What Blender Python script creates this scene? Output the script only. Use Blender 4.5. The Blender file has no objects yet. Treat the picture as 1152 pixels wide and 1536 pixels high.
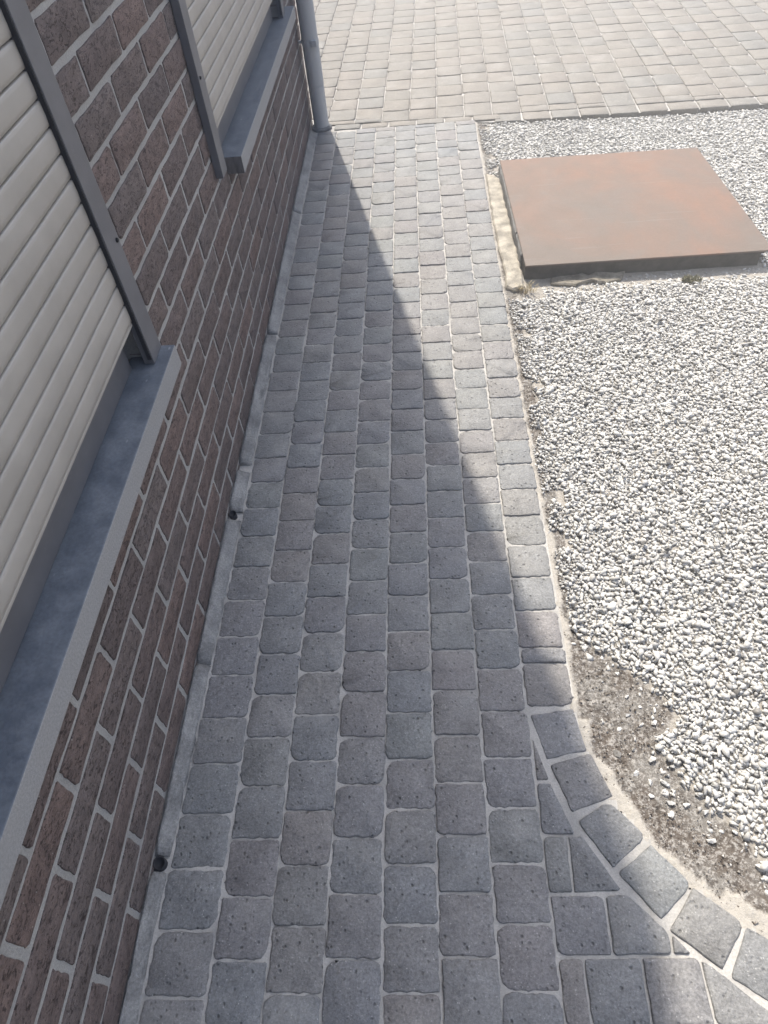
import bpy, bmesh, math, random
import numpy as np
from mathutils import Vector, Matrix

# ------------------------------------------------------------------ camera, sky, sun, exposure
scene = bpy.context.scene
COL = scene.collection
CAM_POS = Vector((0.5452, -0.1392, 1.4730))
AX_R = Vector((0.99667209, 0.01753971, -0.07960592))
AX_U = Vector((0.03804291, 0.76361602, 0.64454893))
AX_F = Vector((-0.07209356, 0.64543237, -0.76040751))
FPX = 1033.41
cam_data = bpy.data.cameras.new('camera')
cam = bpy.data.objects.new('camera', cam_data)
COL.objects.link(cam)
cam_data.sensor_fit = 'VERTICAL'
cam_data.sensor_height = 36.0
cam_data.lens = FPX / 1536 * 36.0
cam_data.clip_start = 0.02
cam_data.clip_end = 500
mw = Matrix((AX_R, AX_U, -AX_F)).transposed().to_4x4()
mw.translation = CAM_POS
cam.matrix_world = mw
scene.camera = cam

SUN_EL = math.radians(55)
SUN_H = Vector((-0.2235, 0.9747, 0))            # horizontal direction towards the sun
world = bpy.data.worlds.new('World')
scene.world = world
world.use_nodes = True
wn = world.node_tree
sky = wn.nodes.new('ShaderNodeTexSky')
sky.sky_type = 'NISHITA'
sky.sun_disc = False
sky.sun_elevation = SUN_EL
sky.sun_rotation = math.atan2(SUN_H.x, SUN_H.y)
sky.air_density = 1.0
sky.dust_density = 1.5
sky.ozone_density = 1.0
wn.nodes['Background'].inputs['Strength'].default_value = 0.15
wn.links.new(sky.outputs[0], wn.nodes['Background'].inputs['Color'])

sun_data = bpy.data.lights.new('sun', 'SUN')
sun = bpy.data.objects.new('sun', sun_data)
COL.objects.link(sun)
sun_data.energy = 4.8
sun_data.angle = math.radians(0.55)
sun_data.color = (1.0, 0.93, 0.82)
to_sun = (SUN_H * math.cos(SUN_EL) + Vector((0, 0, math.sin(SUN_EL)))).normalized()
sun.rotation_euler = to_sun.to_track_quat('Z', 'Y').to_euler()
sun.location = (-3, 6, 9)

scene.view_settings.view_transform = 'Standard'
scene.view_settings.look = 'None'
scene.view_settings.gamma = 1.0
scene.view_settings.exposure = 1.8
scene.view_settings.use_curve_mapping = False

rng = random.Random(11)
nrng = np.random.default_rng(5)


# ------------------------------------------------------------------ helpers
def project(p):
    d = Vector(p) - CAM_POS
    z = d.dot(AX_F)
    if z < 0.05:
        return None
    return (576 + FPX * d.dot(AX_R) / z, 768 - FPX * d.dot(AX_U) / z, z)


def in_frame(p, m=40):
    q = project(p)
    return q is not None and -m < q[0] < 1152 + m and -m < q[1] < 1536 + m


def mesh_from(name, verts, faces, mats=(), smooth=False):
    me = bpy.data.meshes.new(name)
    me.from_pydata([tuple(v) for v in verts], [], faces)
    for m in mats:
        me.materials.append(m)
    if smooth:
        me.polygons.foreach_set('use_smooth', [True] * len(me.polygons))
    me.update()
    return me


def link(name, me, parent=None, loc=(0, 0, 0), rot=(0, 0, 0), scale=(1, 1, 1)):
    o = bpy.data.objects.new(name, me)
    COL.objects.link(o)
    o.parent = parent
    o.location = loc
    o.rotation_euler = rot
    o.scale = scale
    return o


def tag(o, label=None, cat=None, group=None, kind=None):
    if label: o['label'] = label
    if cat: o['category'] = cat
    if group: o['group'] = group
    if kind: o['kind'] = kind
    return o


def box(x0, x1, y0, y1, z0, z1, bevel=0.0, seg=2):
    bm = bmesh.new()
    bmesh.ops.create_cube(bm, size=1)
    for v in bm.verts:
        v.co = Vector(((x0 + x1) / 2 + v.co.x * (x1 - x0), (y0 + y1) / 2 + v.co.y * (y1 - y0), (z0 + z1) / 2 + v.co.z * (z1 - z0)))
    if bevel:
        bmesh.ops.bevel(bm, geom=bm.edges[:], offset=bevel, segments=seg, affect='EDGES', profile=0.6)
    return bm


def bm_obj(name, bm, mat, parent=None, smooth=False):
    me = bpy.data.meshes.new(name)
    bm.normal_update()
    bm.to_mesh(me)
    bm.free()
    if mat: me.materials.append(mat)
    if smooth:
        me.polygons.foreach_set('use_smooth', [True] * len(me.polygons))
    return link(name, me, parent)


def merge(bm, other):
    me = bpy.data.meshes.new('tmp')
    other.to_mesh(me)
    other.free()
    bm.from_mesh(me)
    bpy.data.meshes.remove(me)


def vnoise(x, y, seed=0):
    x = np.asarray(x, float); y = np.asarray(y, float)
    xi = np.floor(x).astype(np.int64); yi = np.floor(y).astype(np.int64)
    fx = x - xi; fy = y - yi
    fx = fx * fx * (3 - 2 * fx); fy = fy * fy * (3 - 2 * fy)

    def h(a, b):
        n = (a * 374761393 + b * 668265263 + seed * 974711) & 0x7fffffff
        n = ((n ^ (n >> 13)) * 1274126177) & 0x7fffffff
        return ((n ^ (n >> 16)) & 0xffff) / 65535.0
    a = h(xi, yi); b = h(xi + 1, yi); c = h(xi, yi + 1); d = h(xi + 1, yi + 1)
    return (a * (1 - fx) + b * fx) * (1 - fy) + (c * (1 - fx) + d * fx) * fy


def fnoise(x, y, s, seed=0, octv=4):
    t = 0; amp = 0.5
    for i in range(octv):
        t = t + amp * vnoise(np.asarray(x) * s, np.asarray(y) * s, seed + i * 17)
        s *= 2.03; amp *= 0.5
    return t


def inside(px, py, poly):
    r = np.zeros(np.shape(px), bool)
    n = len(poly)
    for i in range(n):
        x1, y1 = poly[i]; x2, y2 = poly[(i + 1) % n]
        c = ((y1 > py) != (y2 > py)) & (px < (x2 - x1) * (py - y1) / ((y2 - y1) if y2 != y1 else 1e-9) + x1)
        r ^= c
    return r


def dist_line(px, py, pts):
    d = np.full(np.shape(px), 1e9)
    for (x1, y1), (x2, y2) in zip(pts[:-1], pts[1:]):
        dx, dy = x2 - x1, y2 - y1
        t = np.clip(((px - x1) * dx + (py - y1) * dy) / (dx * dx + dy * dy + 1e-12), 0, 1)
        d = np.minimum(d, np.hypot(px - x1 - t * dx, py - y1 - t * dy))
    return d


# ------------------------------------------------------------------ materials
class Mat:
    def __init__(self, name, rough=0.8, spec=0.35, color=(0.5, 0.5, 0.5), metal=0.0):
        self.m = bpy.data.materials.new(name)
        self.m.use_nodes = True
        self.t = self.m.node_tree
        self.b = self.t.nodes['Principled BSDF']
        self.b.inputs['Roughness'].default_value = rough
        self.b.inputs['Specular IOR Level'].default_value = spec
        self.b.inputs['Metallic'].default_value = metal
        self.b.inputs['Base Color'].default_value = (*color, 1)
        self.geo = self.n('ShaderNodeNewGeometry')
        self.pos = self.geo.outputs['Position']

    def n(self, typ, **kw):
        nd = self.t.nodes.new(typ)
        for k, v in kw.items(): setattr(nd, k, v)
        return nd

    def set(self, sock, v):
        if isinstance(v, bpy.types.NodeSocket): self.t.links.new(v, sock)
        elif isinstance(v, tuple) and len(v) == 3 and sock.type == 'RGBA': sock.default_value = (*v, 1)
        else: sock.default_value = v

    def stretch(self, s):
        mp = self.n('ShaderNodeMapping')
        self.set(mp.inputs['Vector'], self.pos)
        mp.inputs['Scale'].default_value = s
        return mp.outputs[0]

    def noise(self, scale, detail=3, rough=0.6, vec=None, out=0, dist=0.0):
        nd = self.n('ShaderNodeTexNoise')
        self.set(nd.inputs['Vector'], vec or self.pos)
        nd.inputs['Scale'].default_value = scale
        nd.inputs['Detail'].default_value = detail
        nd.inputs['Roughness'].default_value = rough
        nd.inputs['Distortion'].default_value = dist
        return nd.outputs[out]

    def vor(self, scale, vec=None, feature='F1'):
        nd = self.n('ShaderNodeTexVoronoi', feature=feature)
        self.set(nd.inputs['Vector'], vec or self.pos)
        nd.inputs['Scale'].default_value = scale
        return nd

    def ramp(self, v, stops, interp='LINEAR'):
        nd = self.n('ShaderNodeValToRGB')
        cr = nd.color_ramp
        cr.interpolation = interp
        while len(cr.elements) < len(stops): cr.elements.new(0.5)
        for e, (p, c) in zip(cr.elements, stops):
            e.position = p
            e.color = (c, c, c, 1) if isinstance(c, (int, float)) else (*c, 1)
        self.set(nd.inputs[0], v)
        return nd.outputs[0]

    def mix(self, f, a, b, mode='MIX'):
        nd = self.n('ShaderNodeMix', data_type='RGBA', blend_type=mode)
        self.set(nd.inputs[0], f); self.set(nd.inputs[6], a); self.set(nd.inputs[7], b)
        return nd.outputs[2]

    def math(self, op, a, b=0.0):
        nd = self.n('ShaderNodeMath', operation=op)
        self.set(nd.inputs[0], a); self.set(nd.inputs[1], b)
        return nd.outputs[0]

    def color(self, c): self.set(self.b.inputs['Base Color'], c)
    def rough(self, v): self.set(self.b.inputs['Roughness'], v)

    def bump(self, h, strength=0.4, dist=0.002):
        nd = self.n('ShaderNodeBump')
        nd.inputs['Strength'].default_value = strength
        nd.inputs['Distance'].default_value = dist
        self.set(nd.inputs['Height'], h)
        self.t.links.new(nd.outputs[0], self.b.inputs['Normal'])


def paver_material(name, tones, island=False, pits=1.0):
    M = Mat(name, 0.64, 0.5)
    if island:
        r = M.geo.outputs['Random Per Island']
    else:
        r = M.n('ShaderNodeObjectInfo').outputs['Random']
    base = M.ramp(r, [(i / (len(tones) - 1), t) for i, t in enumerate(tones)])
    big = M.ramp(M.noise(14, 3), [(0.3, 0.86), (0.7, 1.12)])
    c = M.mix(1.0, base, big, 'MULTIPLY')
    grain = M.noise(210, 4, 0.8)
    c = M.mix(1.0, c, M.ramp(grain, [(0.27, 0.45), (0.73, 1.6)]), 'MULTIPLY')
    c = M.mix(1.0, c, M.ramp(M.noise(75, 4, 0.75), [(0.3, 0.78), (0.7, 1.22)]), 'MULTIPLY')
    v = M.vor(105)
    pit = M.math('MULTIPLY', M.math('GREATER_THAN', v.outputs['Color'], 0.62), M.ramp(v.outputs['Distance'], [(0.12, 1.0), (0.40, 0.0)]))
    pit = M.math('MULTIPLY', pit, M.ramp(M.noise(45, 2), [(0.42, 0.0), (0.58, 1.0)]))
    c = M.mix(M.math('MULTIPLY', pit, 0.55 * pits), c, (0.035, 0.034, 0.034))
    w = M.vor(200)
    sp = M.math('MULTIPLY', M.math('GREATER_THAN', w.outputs['Color'], 0.7), M.ramp(w.outputs['Distance'], [(0.16, 1.0), (0.3, 0.0)]))
    sp = M.math('MULTIPLY', sp, M.ramp(M.noise(38, 2), [(0.4, 0.1), (0.65, 0.75)]))
    c = M.mix(sp, c, (0.5, 0.49, 0.47))
    dust = M.ramp(M.noise(6, 4, 0.65), [(0.52, 0.0), (0.8, 0.4)])
    c = M.mix(dust, c, (0.34, 0.33, 0.31))
    M.color(c)
    h = M.math('ADD', M.math('MULTIPLY', grain, 0.5), M.math('ADD', M.math('MULTIPLY', pit, -1.2 * pits), M.noise(70, 3)))
    M.bump(h, 0.8, 0.0024)
    return M.m


PATH_TONES = [(0.160, 0.166, 0.171), (0.173, 0.173, 0.170), (0.174, 0.163, 0.160), (0.164, 0.170, 0.170), (0.180, 0.168, 0.160), (0.169, 0.173, 0.168), (0.163, 0.163, 0.167), (0.176, 0.166, 0.160)]
STREET_TONES = [(0.156, 0.141, 0.120), (0.164, 0.146, 0.124), (0.150, 0.138, 0.120), (0.166, 0.147, 0.126), (0.154, 0.141, 0.120), (0.141, 0.136, 0.124), (0.160, 0.143, 0.121)]
M_paver = paver_material('path_paver', PATH_TONES)
M_paver_i = paver_material('path_paver_field', PATH_TONES, True)
M_street = paver_material('street_paver', STREET_TONES, False, 0.6)
M_street_i = paver_material('street_paver_field', STREET_TONES, True, 0.6)

M = Mat('joint_sand', 0.95, 0.15)
g = M.noise(260, 4, 0.7)
c = M.mix(M.ramp(g, [(0.3, 0.0), (0.7, 1.0)]), (0.33, 0.32, 0.30), (0.50, 0.48, 0.45))
c = M.mix(M.ramp(M.noise(9, 3), [(0.45, 0.0), (0.72, 0.6)]), c, (0.19, 0.185, 0.175))
M.color(c); M.bump(g, 0.5, 0.002); M_sand = M.m


def brick_material(name, island):
    M = Mat(name, 0.88, 0.25)
    r = M.geo.outputs['Random Per Island'] if island else M.n('ShaderNodeObjectInfo').outputs['Random']
    base = M.ramp(r, [(0, (0.145, 0.112, 0.101)), (0.22, (0.116, 0.094, 0.087)), (0.42, (0.160, 0.117, 0.102)), (0.6, (0.130, 0.105, 0.096)), (0.8, (0.145, 0.121, 0.112)), (1, (0.122, 0.098, 0.090))])
    sv = M.stretch((1, 1, 1.9))
    c = M.mix(1.0, base, M.ramp(M.noise(28, 4, 0.65, sv), [(0.3, 0.75), (0.72, 1.3)]), 'MULTIPLY')
    gr = M.noise(260, 3, 0.7)
    c = M.mix(1.0, c, M.ramp(gr, [(0.28, 0.72), (0.75, 1.28)]), 'MULTIPLY')
    crack = M.ramp(M.noise(75, 3, 0.6, sv, dist=1.5), [(0.37, 1.0), (0.46, 0.0)])
    c = M.mix(M.math('MULTIPLY', crack, 0.85), c, (0.032, 0.022, 0.02))
    w = M.vor(150)
    sp = M.math('MULTIPLY', M.math('GREATER_THAN', w.outputs['Color'], 0.82), M.ramp(w.outputs['Distance'], [(0.12, 1.0), (0.26, 0.0)]))
    c = M.mix(M.math('MULTIPLY', sp, 0.5), c, (0.55, 0.52, 0.48))
    M.color(c)
    M.bump(M.math('ADD', M.math('MULTIPLY', crack, -1.0), M.math('ADD', M.math('MULTIPLY', gr, 0.4), M.noise(40, 3))), 0.6, 0.0022)
    return M.m


M_brick = brick_material('brick', False)
M_brick_i = brick_material('brick_field', True)

M = Mat('mortar', 0.95, 0.15)
g = M.noise(240, 4, 0.7)
c = M.mix(M.ramp(g, [(0.3, 0.0), (0.7, 1.0)]), (0.27, 0.267, 0.255), (0.40, 0.394, 0.376))
c = M.mix(M.ramp(M.noise(5, 3), [(0.4, 0.0), (0.75, 0.45)]), c, (0.20, 0.19, 0.185))
M.color(c); M.bump(M.math('ADD', g, M.noise(60, 3)), 0.5, 0.002); M_mortar = M.m

M = Mat('wall_above', 0.9, 0.2)
bt = M.n('ShaderNodeTexBrick')
sw = M.n('ShaderNodeSeparateXYZ'); M.set(sw.inputs[0], M.pos)
cb = M.n('ShaderNodeCombineXYZ'); M.set(cb.inputs[0], sw.outputs[1]); M.set(cb.inputs[1], sw.outputs[2])
M.set(bt.inputs['Vector'], cb.outputs[0])
bt.inputs['Scale'].default_value = 1.0
bt.inputs['Brick Width'].default_value = 0.222
bt.inputs['Row Height'].default_value = 0.0742
bt.inputs['Mortar Size'].default_value = 0.006
M.set(bt.inputs['Color1'], (0.15, 0.105, 0.095)); M.set(bt.inputs['Color2'], (0.125, 0.095, 0.088)); M.set(bt.inputs['Mortar'], (0.33, 0.325, 0.31))
M.color(bt.outputs[0]); M_wall_up = M.m

M = Mat('bluestone', 0.55, 0.45)
n1 = M.noise(22, 5, 0.65); n2 = M.noise(180, 3, 0.7)
c = M.mix(M.ramp(n1, [(0.38, 0.0), (0.66, 1.0)]), (0.088, 0.103, 0.126), (0.15, 0.168, 0.192))
c = M.mix(1.0, c, M.ramp(n2, [(0.3, 0.82), (0.7, 1.15)]), 'MULTIPLY')
fl = M.ramp(M.vor(26, M.stretch((1, 0.5, 1))).outputs['Distance'], [(0.04, 0.7), (0.09, 0.0)])
c = M.mix(fl, c, (0.42, 0.43, 0.44))
M.color(c); M.rough(M.ramp(n1, [(0.3, 0.42), (0.7, 0.62)])); M.bump(n2, 0.15, 0.001); M_stone = M.m

M = Mat('bluestone_sawn_edge', 0.85, 0.25)
n2 = M.noise(260, 4, 0.7)
c = M.mix(M.ramp(n2, [(0.3, 0.0), (0.7, 1.0)]), (0.21, 0.21, 0.21), (0.32, 0.318, 0.315))
c = M.mix(M.ramp(M.noise(16, 4), [(0.5, 0.0), (0.8, 0.5)]), c, (0.24, 0.235, 0.23))
M.color(c); M.bump(n2, 0.35, 0.0015); M_stone_edge = M.m

M = Mat('stone_end', 0.9, 0.2)
n2 = M.noise(60, 4, 0.7, M.stretch((1, 1, 0.25)))
M.color(M.mix(M.ramp(n2, [(0.35, 0.0), (0.65, 1.0)]), (0.08, 0.075, 0.075), (0.20, 0.185, 0.18))); M.bump(n2, 0.6, 0.003); M_stone_end = M.m

M = Mat('shutter_slat', 0.42, 0.4)
c = M.mix(M.ramp(M.noise(9, 4), [(0.35, 0.0), (0.7, 1.0)]), (0.30, 0.28, 0.25), (0.35, 0.328, 0.295))
c = M.mix(M.ramp(M.noise(40, 5, 0.7, M.stretch((1, 0.3, 1))), [(0.55, 0.0), (0.8, 0.25)]), c, (0.33, 0.30, 0.27))
M.color(c); M.rough(M.ramp(M.noise(20), [(0.3, 0.38), (0.7, 0.52)])); M_slat = M.m

M = Mat('dark_grey_aluminium', 0.48, 0.45)
c = M.mix(M.ramp(M.noise(12, 4), [(0.35, 0.0), (0.7, 1.0)]), (0.10, 0.10, 0.108), (0.125, 0.125, 0.133))
c = M.mix(M.ramp(M.noise(60, 5, 0.7), [(0.58, 0.0), (0.8, 0.3)]), c, (0.24, 0.23, 0.22))
M.color(c); M_alu = M.m
M_dark = Mat('dark_gap', 0.9, 0.1, (0.015, 0.015, 0.016)).m
M_rubber = Mat('black_plastic', 0.6, 0.3, (0.02, 0.02, 0.022)).m

M = Mat('grey_plastic_pipe', 0.42, 0.45)
c = M.mix(M.ramp(M.noise(6, 4, 0.6, M.stretch((1, 1, 0.3))), [(0.35, 0.0), (0.7, 1.0)]), (0.38, 0.395, 0.41), (0.45, 0.46, 0.47))
c = M.mix(M.ramp(M.noise(70, 4, 0.7), [(0.6, 0.0), (0.8, 0.25)]), c, (0.4, 0.38, 0.35))
M.color(c); M_pipe = M.m

M = Mat('rusty_steel', 0.5, 0.4)
n1 = M.noise(2.2, 6, 0.7, M.stretch((1, 0.7, 1)), 0, 0.6); n2 = M.noise(11, 6, 0.75, None, 0, 0.5); n3 = M.noise(150, 4, 0.75)
c = M.mix(M.ramp(n1, [(0.40, 0.0), (0.64, 1.0)]), (0.116, 0.088, 0.070), (0.168, 0.086, 0.052))
c = M.mix(M.ramp(n2, [(0.48, 0.0), (0.70, 0.55)]), c, (0.122, 0.094, 0.076))
c = M.mix(M.ramp(M.noise(7, 7, 0.8, None, 0, 1.6), [(0.58, 0.0), (0.70, 0.5)]), c, (0.092, 0.073, 0.062))
sc = M.ramp(M.noise(60, 2, 0.5, M.stretch((0.05, 1, 1))), [(0.66, 0.0), (0.70, 0.35)])
c = M.mix(sc, c, (0.19, 0.165, 0.145))
c = M.mix(1.0, c, M.ramp(n3, [(0.3, 0.85), (0.7, 1.15)]), 'MULTIPLY')
M.color(c); M.rough(M.ramp(n2, [(0.3, 0.46), (0.7, 0.70)])); M.bump(M.math('ADD', n3, M.math('MULTIPLY', n2, 0.6)), 0.25, 0.0012); M_rust = M.m

M = Mat('pale_concrete', 0.95, 0.15)
n1 = M.noise(16, 5, 0.7); n2 = M.noise(230, 4, 0.75)
c = M.mix(M.ramp(n1, [(0.4, 0.0), (0.62, 1.0)]), (0.25, 0.23, 0.195), (0.47, 0.43, 0.36))
c = M.mix(1.0, c, M.ramp(n2, [(0.3, 0.75), (0.7, 1.12)]), 'MULTIPLY')
c = M.mix(M.ramp(M.noise(55, 4, 0.7), [(0.60, 0.0), (0.70, 0.7)]), c, (0.12, 0.11, 0.09))
M.color(c); M.bump(M.math('ADD', n2, M.noise(90, 4)), 0.5, 0.002); M_conc = M.m

M = Mat('grey_concrete', 0.92, 0.2)
n1 = M.noise(13, 5, 0.7); n2 = M.noise(190, 4, 0.75)
c = M.mix(M.ramp(n1, [(0.38, 0.0), (0.62, 1.0)]), (0.165, 0.165, 0.163), (0.285, 0.283, 0.275))
c = M.mix(1.0, c, M.ramp(n2, [(0.3, 0.6), (0.7, 1.3)]), 'MULTIPLY')
c = M.mix(M.ramp(M.noise(48, 5, 0.75, M.stretch((1, 0.4, 1))), [(0.54, 0.0), (0.66, 0.6)]), c, (0.09, 0.09, 0.088))
M.color(c); M.bump(M.math('ADD', n2, M.noise(60, 4)), 0.6, 0.003); M_cement = M.m

M_shade_conc = Mat('shade_concrete', 0.95, 0.1)  # concrete darkened so its colour carries the shade under the plate
n1 = M_shade_conc.noise(20, 5, 0.7)
M_shade_conc.color(M_shade_conc.mix(M_shade_conc.ramp(n1, [(0.4, 0.0), (0.65, 1.0)]), (0.05, 0.046, 0.04), (0.11, 0.10, 0.088))); M_shade_conc.bump(n1, 0.5, 0.004); M_shade_conc = M_shade_conc.m

M = Mat('stained_concrete', 0.95, 0.1)
n1 = M.noise(30, 5, 0.75)
M.color(M.mix(M.ramp(n1, [(0.4, 0.0), (0.6, 1.0)]), (0.10, 0.092, 0.075), (0.26, 0.235, 0.195))); M.bump(n1, 0.5, 0.003); M_dirty2 = M.m

M = Mat('gravel_stone', 0.8, 0.3)
at = M.n('ShaderNodeAttribute', attribute_name='tone')
c = M.ramp(at.outputs['Fac'], [(0.0, (0.07, 0.068, 0.065)), (0.06, (0.22, 0.21, 0.195)), (0.25, (0.30, 0.292, 0.278)), (0.55, (0.43, 0.42, 0.40)), (1.0, (0.61, 0.60, 0.57))])
c = M.mix(1.0, c, M.ramp(M.noise(220, 3), [(0.3, 0.86), (0.7, 1.06)]), 'MULTIPLY')
M.color(c); M.bump(M.noise(300, 3), 0.25, 0.0012); M_gravel = M.m

M = Mat('soil', 0.97, 0.1)
at = M.n('ShaderNodeAttribute', attribute_name='sand')
n1 = M.noise(30, 6, 0.8); n2 = M.noise(120, 5, 0.85)
soil = M.mix(M.ramp(M.noise(10, 5, 0.7), [(0.42, 0.0), (0.6, 1.0)]), (0.115, 0.096, 0.08), (0.18, 0.168, 0.152))
soil = M.mix(M.ramp(n2, [(0.49, 0.0), (0.59, 0.85)]), soil, (0.40, 0.38, 0.35))
soil = M.mix(M.ramp(n1, [(0.36, 0.85), (0.47, 0.0)]), soil, (0.06, 0.05, 0.042))
sandc = M.mix(M.ramp(n2, [(0.35, 0.0), (0.65, 1.0)]), (0.36, 0.335, 0.295), (0.46, 0.43, 0.385))
sandc = M.mix(M.ramp(n1, [(0.62, 0.0), (0.72, 0.6)]), sandc, (0.3, 0.26, 0.21))
M.color(M.mix(at.outputs['Fac'], soil, sandc)); M.bump(M.math('ADD', n2, n1), 0.8, 0.004); M_soil = M.m

M = Mat('ground', 0.95, 0.1)
M.color(M.mix(M.ramp(M.noise(1.5, 5), [(0.4, 0.0), (0.6, 1.0)]), (0.20, 0.18, 0.15), (0.27, 0.25, 0.22))); M_ground = M.m

M = Mat('moss', 0.9, 0.15)
M.color(M.mix(M.ramp(M.noise(120, 3), [(0.4, 0.0), (0.6, 1.0)]), (0.085, 0.085, 0.045), (0.17, 0.155, 0.09))); M_moss = M.m
M_straw = Mat('dry_straw', 0.85, 0.2, (0.42, 0.36, 0.24)).m
M = Mat('roof_tile', 0.8, 0.2); M.color(M.mix(M.noise(8), (0.10, 0.05, 0.04), (0.16, 0.08, 0.06))); M_roof = M.m


# ------------------------------------------------------------------ piece builder: worn block with rounded, uneven outline
def worn_outline(poly, rad, seed, jag, arc=3, edge=2):
    r = random.Random(seed)
    n = len(poly); out = []
    for i in range(n):
        p0 = Vector(poly[i - 1]); p = Vector(poly[i]); p1 = Vector(poly[(i + 1) % n])
        a = (p0 - p); b = (p1 - p)
        la, lb = a.length, b.length
        a.normalize(); b.normalize()
        q = rad * r.choice((0.4, 0.6, 0.7, 0.9, 1.0, 1.3, 1.0, 1.7, 2.5))
        q = min(q, la * 0.3, lb * 0.3)
        s, e = p + a * q, p + b * q
        for k in range(arc):
            t = k / (arc - 1)
            v = s * (1 - t) ** 2 + p * (2 * t * (1 - t)) + e * t * t
            out.append(v + Vector((r.uniform(-jag, jag), r.uniform(-jag, jag))) * 0.6)
        q1 = min(rad, lb * 0.3)
        for k in range(edge):
            t = (k + 1 + r.uniform(-0.25, 0.25)) / (edge + 1)
            v = e + (p1 - b * q1 - e) * t
            nrm = Vector((-b.y, b.x))
            out.append(v + nrm * r.uniform(-jag * 0.6, jag))
    return out


def block_geo(poly, rad, seed, jag=0.0012, bev=0.0035, depth=0.02, arc=3, edge=2):
    """top at z = 0; poly counter-clockwise in xy"""
    pts = worn_outline(poly, rad, seed, jag, arc, edge)
    n = len(pts)
    cx = sum(p.x for p in pts) / n; cy = sum(p.y for p in pts) / n
    r = random.Random(seed + 999)
    V = []
    for (ins, z) in ((bev * 1.6, 0.0), (bev * 0.5, -bev * 0.5), (0.0, -bev * 1.5), (0.0, -depth)):
        for p in pts:
            d = Vector((p.x - cx, p.y - cy)); L = d.length
            k = max(0.35, (L - ins * (1 + 0.5 * r.uniform(-1, 1))) / L)
            V.append((cx + d.x * k, cy + d.y * k, z + (r.uniform(-0.0006, 0.0004) if z == 0 else 0)))
    F = [tuple(range(n))]
    for ring in range(3):
        a = ring * n; b = a + n
        for i in range(n):
            j = (i + 1) % n
            F.append((a + j, a + i, b + i, b + j))
    return V, F


def smooth_but_top(me):
    me.polygons.foreach_set('use_smooth', [True] * len(me.polygons))
    me.set_sharp_from_angle(angle=math.radians(50))


class Joined:
    def __init__(self): self.V = []; self.F = []
    def add(self, V, F, loc=(0, 0, 0), rot=0.0, scale=(1, 1, 1)):
        o = len(self.V); ca, sa = math.cos(rot), math.sin(rot)
        for x, y, z in V:
            x *= scale[0]; y *= scale[1]; z *= scale[2]
            self.V.append((loc[0] + x * ca - y * sa, loc[1] + x * sa + y * ca, loc[2] + z))
        for f in self.F if False else F: self.F.append(tuple(i + o for i in f))
    def build(self, name, mat, parent=None):
        me = mesh_from(name, self.V, self.F, (mat,))
        smooth_but_top(me)
        return tag(link(name, me, parent), kind='stuff')


def ccw(poly):
    a = sum(poly[i - 1][0] * poly[i][1] - poly[i][0] * poly[i - 1][1] for i in range(len(poly)))
    return list(poly) if a > 0 else list(reversed(poly))


# ------------------------------------------------------------------ the ground sheet
def ground_sheet():
    me = mesh_from('ground', [(-120, -120, -0.07), (120, -120, -0.07), (120, 120, -0.07), (-120, 120, -0.07)], [(0, 1, 2, 3)], (M_ground,))
    tag(link('ground', me), 'bare ground under the paving and gravel', kind='structure')


ground_sheet()

# ------------------------------------------------------------------ the paved path
W = 0.105
JOINTS = {
 0: [-.014,.091,.198,.302,.407,.512,.619,.724,.831,.936,1.04,1.144,1.246,1.347,1.454,1.558,1.664,1.764,1.865,1.968,2.071,2.175,2.277,2.379,2.476,2.59,2.692,2.798,2.902,3.015,3.119,3.228,3.336,3.445,3.54,3.646,3.765],
 1: [.044,.148,.253,.358,.464,.567,.673,.779,.883,.987,1.092,1.196,1.298,1.402,1.505,1.606,1.709,1.809,1.911,2.011,2.11,2.214,2.322,2.423,2.527,2.635,2.738,2.847,2.952,3.063,3.175,3.28,3.386,3.491,3.591,3.695,3.788],
 2: [-.006,.099,.203,.307,.411,.516,.623,.728,.833,.937,1.041,1.142,1.245,1.348,1.448,1.552,1.653,1.754,1.853,1.955,2.058,2.163,2.262,2.37,2.474,2.584,2.686,2.793,2.901,3.004,3.12,3.222,3.327,3.432,3.537,3.641,3.747],
 3: [.047,.153,.254,.359,.462,.569,.673,.778,.88,.985,1.087,1.188,1.288,1.389,1.492,1.596,1.694,1.795,1.896,1.998,2.098,2.203,2.305,2.412,2.516,2.621,2.725,2.833,2.943,3.057,3.163,3.265,3.366,3.471,3.57,3.667,3.76],
 4: [-.003,.102,.205,.308,.412,.517,.621,.726,.83,.932,1.036,1.136,1.235,1.337,1.439,1.54,1.638,1.739,1.838,1.939,2.04,2.144,2.246,2.351,2.456,2.562,2.667,2.774,2.88,2.988,3.096,3.201,3.31,3.411,3.513,3.618,3.737],
 5: [.051,.155,.258,.361,.463,.569,.672,.775,.878,.98,1.083,1.183,1.284,1.381,1.483,1.583,1.683,1.783,1.884,1.985,2.087,2.19,2.293,2.395,2.503,2.605,2.711,2.823,2.928,3.038,3.147,3.248,3.355,3.455,3.558,3.666,3.77],
 6: [.001,.104,.206,.309,.413,.516,.621,.725,.826,.929,1.029,1.13,1.229,1.329,1.427,1.527,1.629,1.727,1.826,1.925,2.025,2.127,2.237,2.338,2.443,2.548,2.657,2.765,2.872,2.978,3.083,3.185,3.283,3.385,3.493,3.584,3.7],
 7: [.526,.632,.672,.775,.875,.977,1.079,1.177,1.276,1.376,1.477,1.573,1.673,1.772,1.873,1.973,2.079,2.178,2.281,2.384,2.487,2.595,2.704,2.812,2.917,3.021,3.126,3.232,3.338,3.441,3.544,3.651,3.755]}
PATH_END = 3.802
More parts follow.
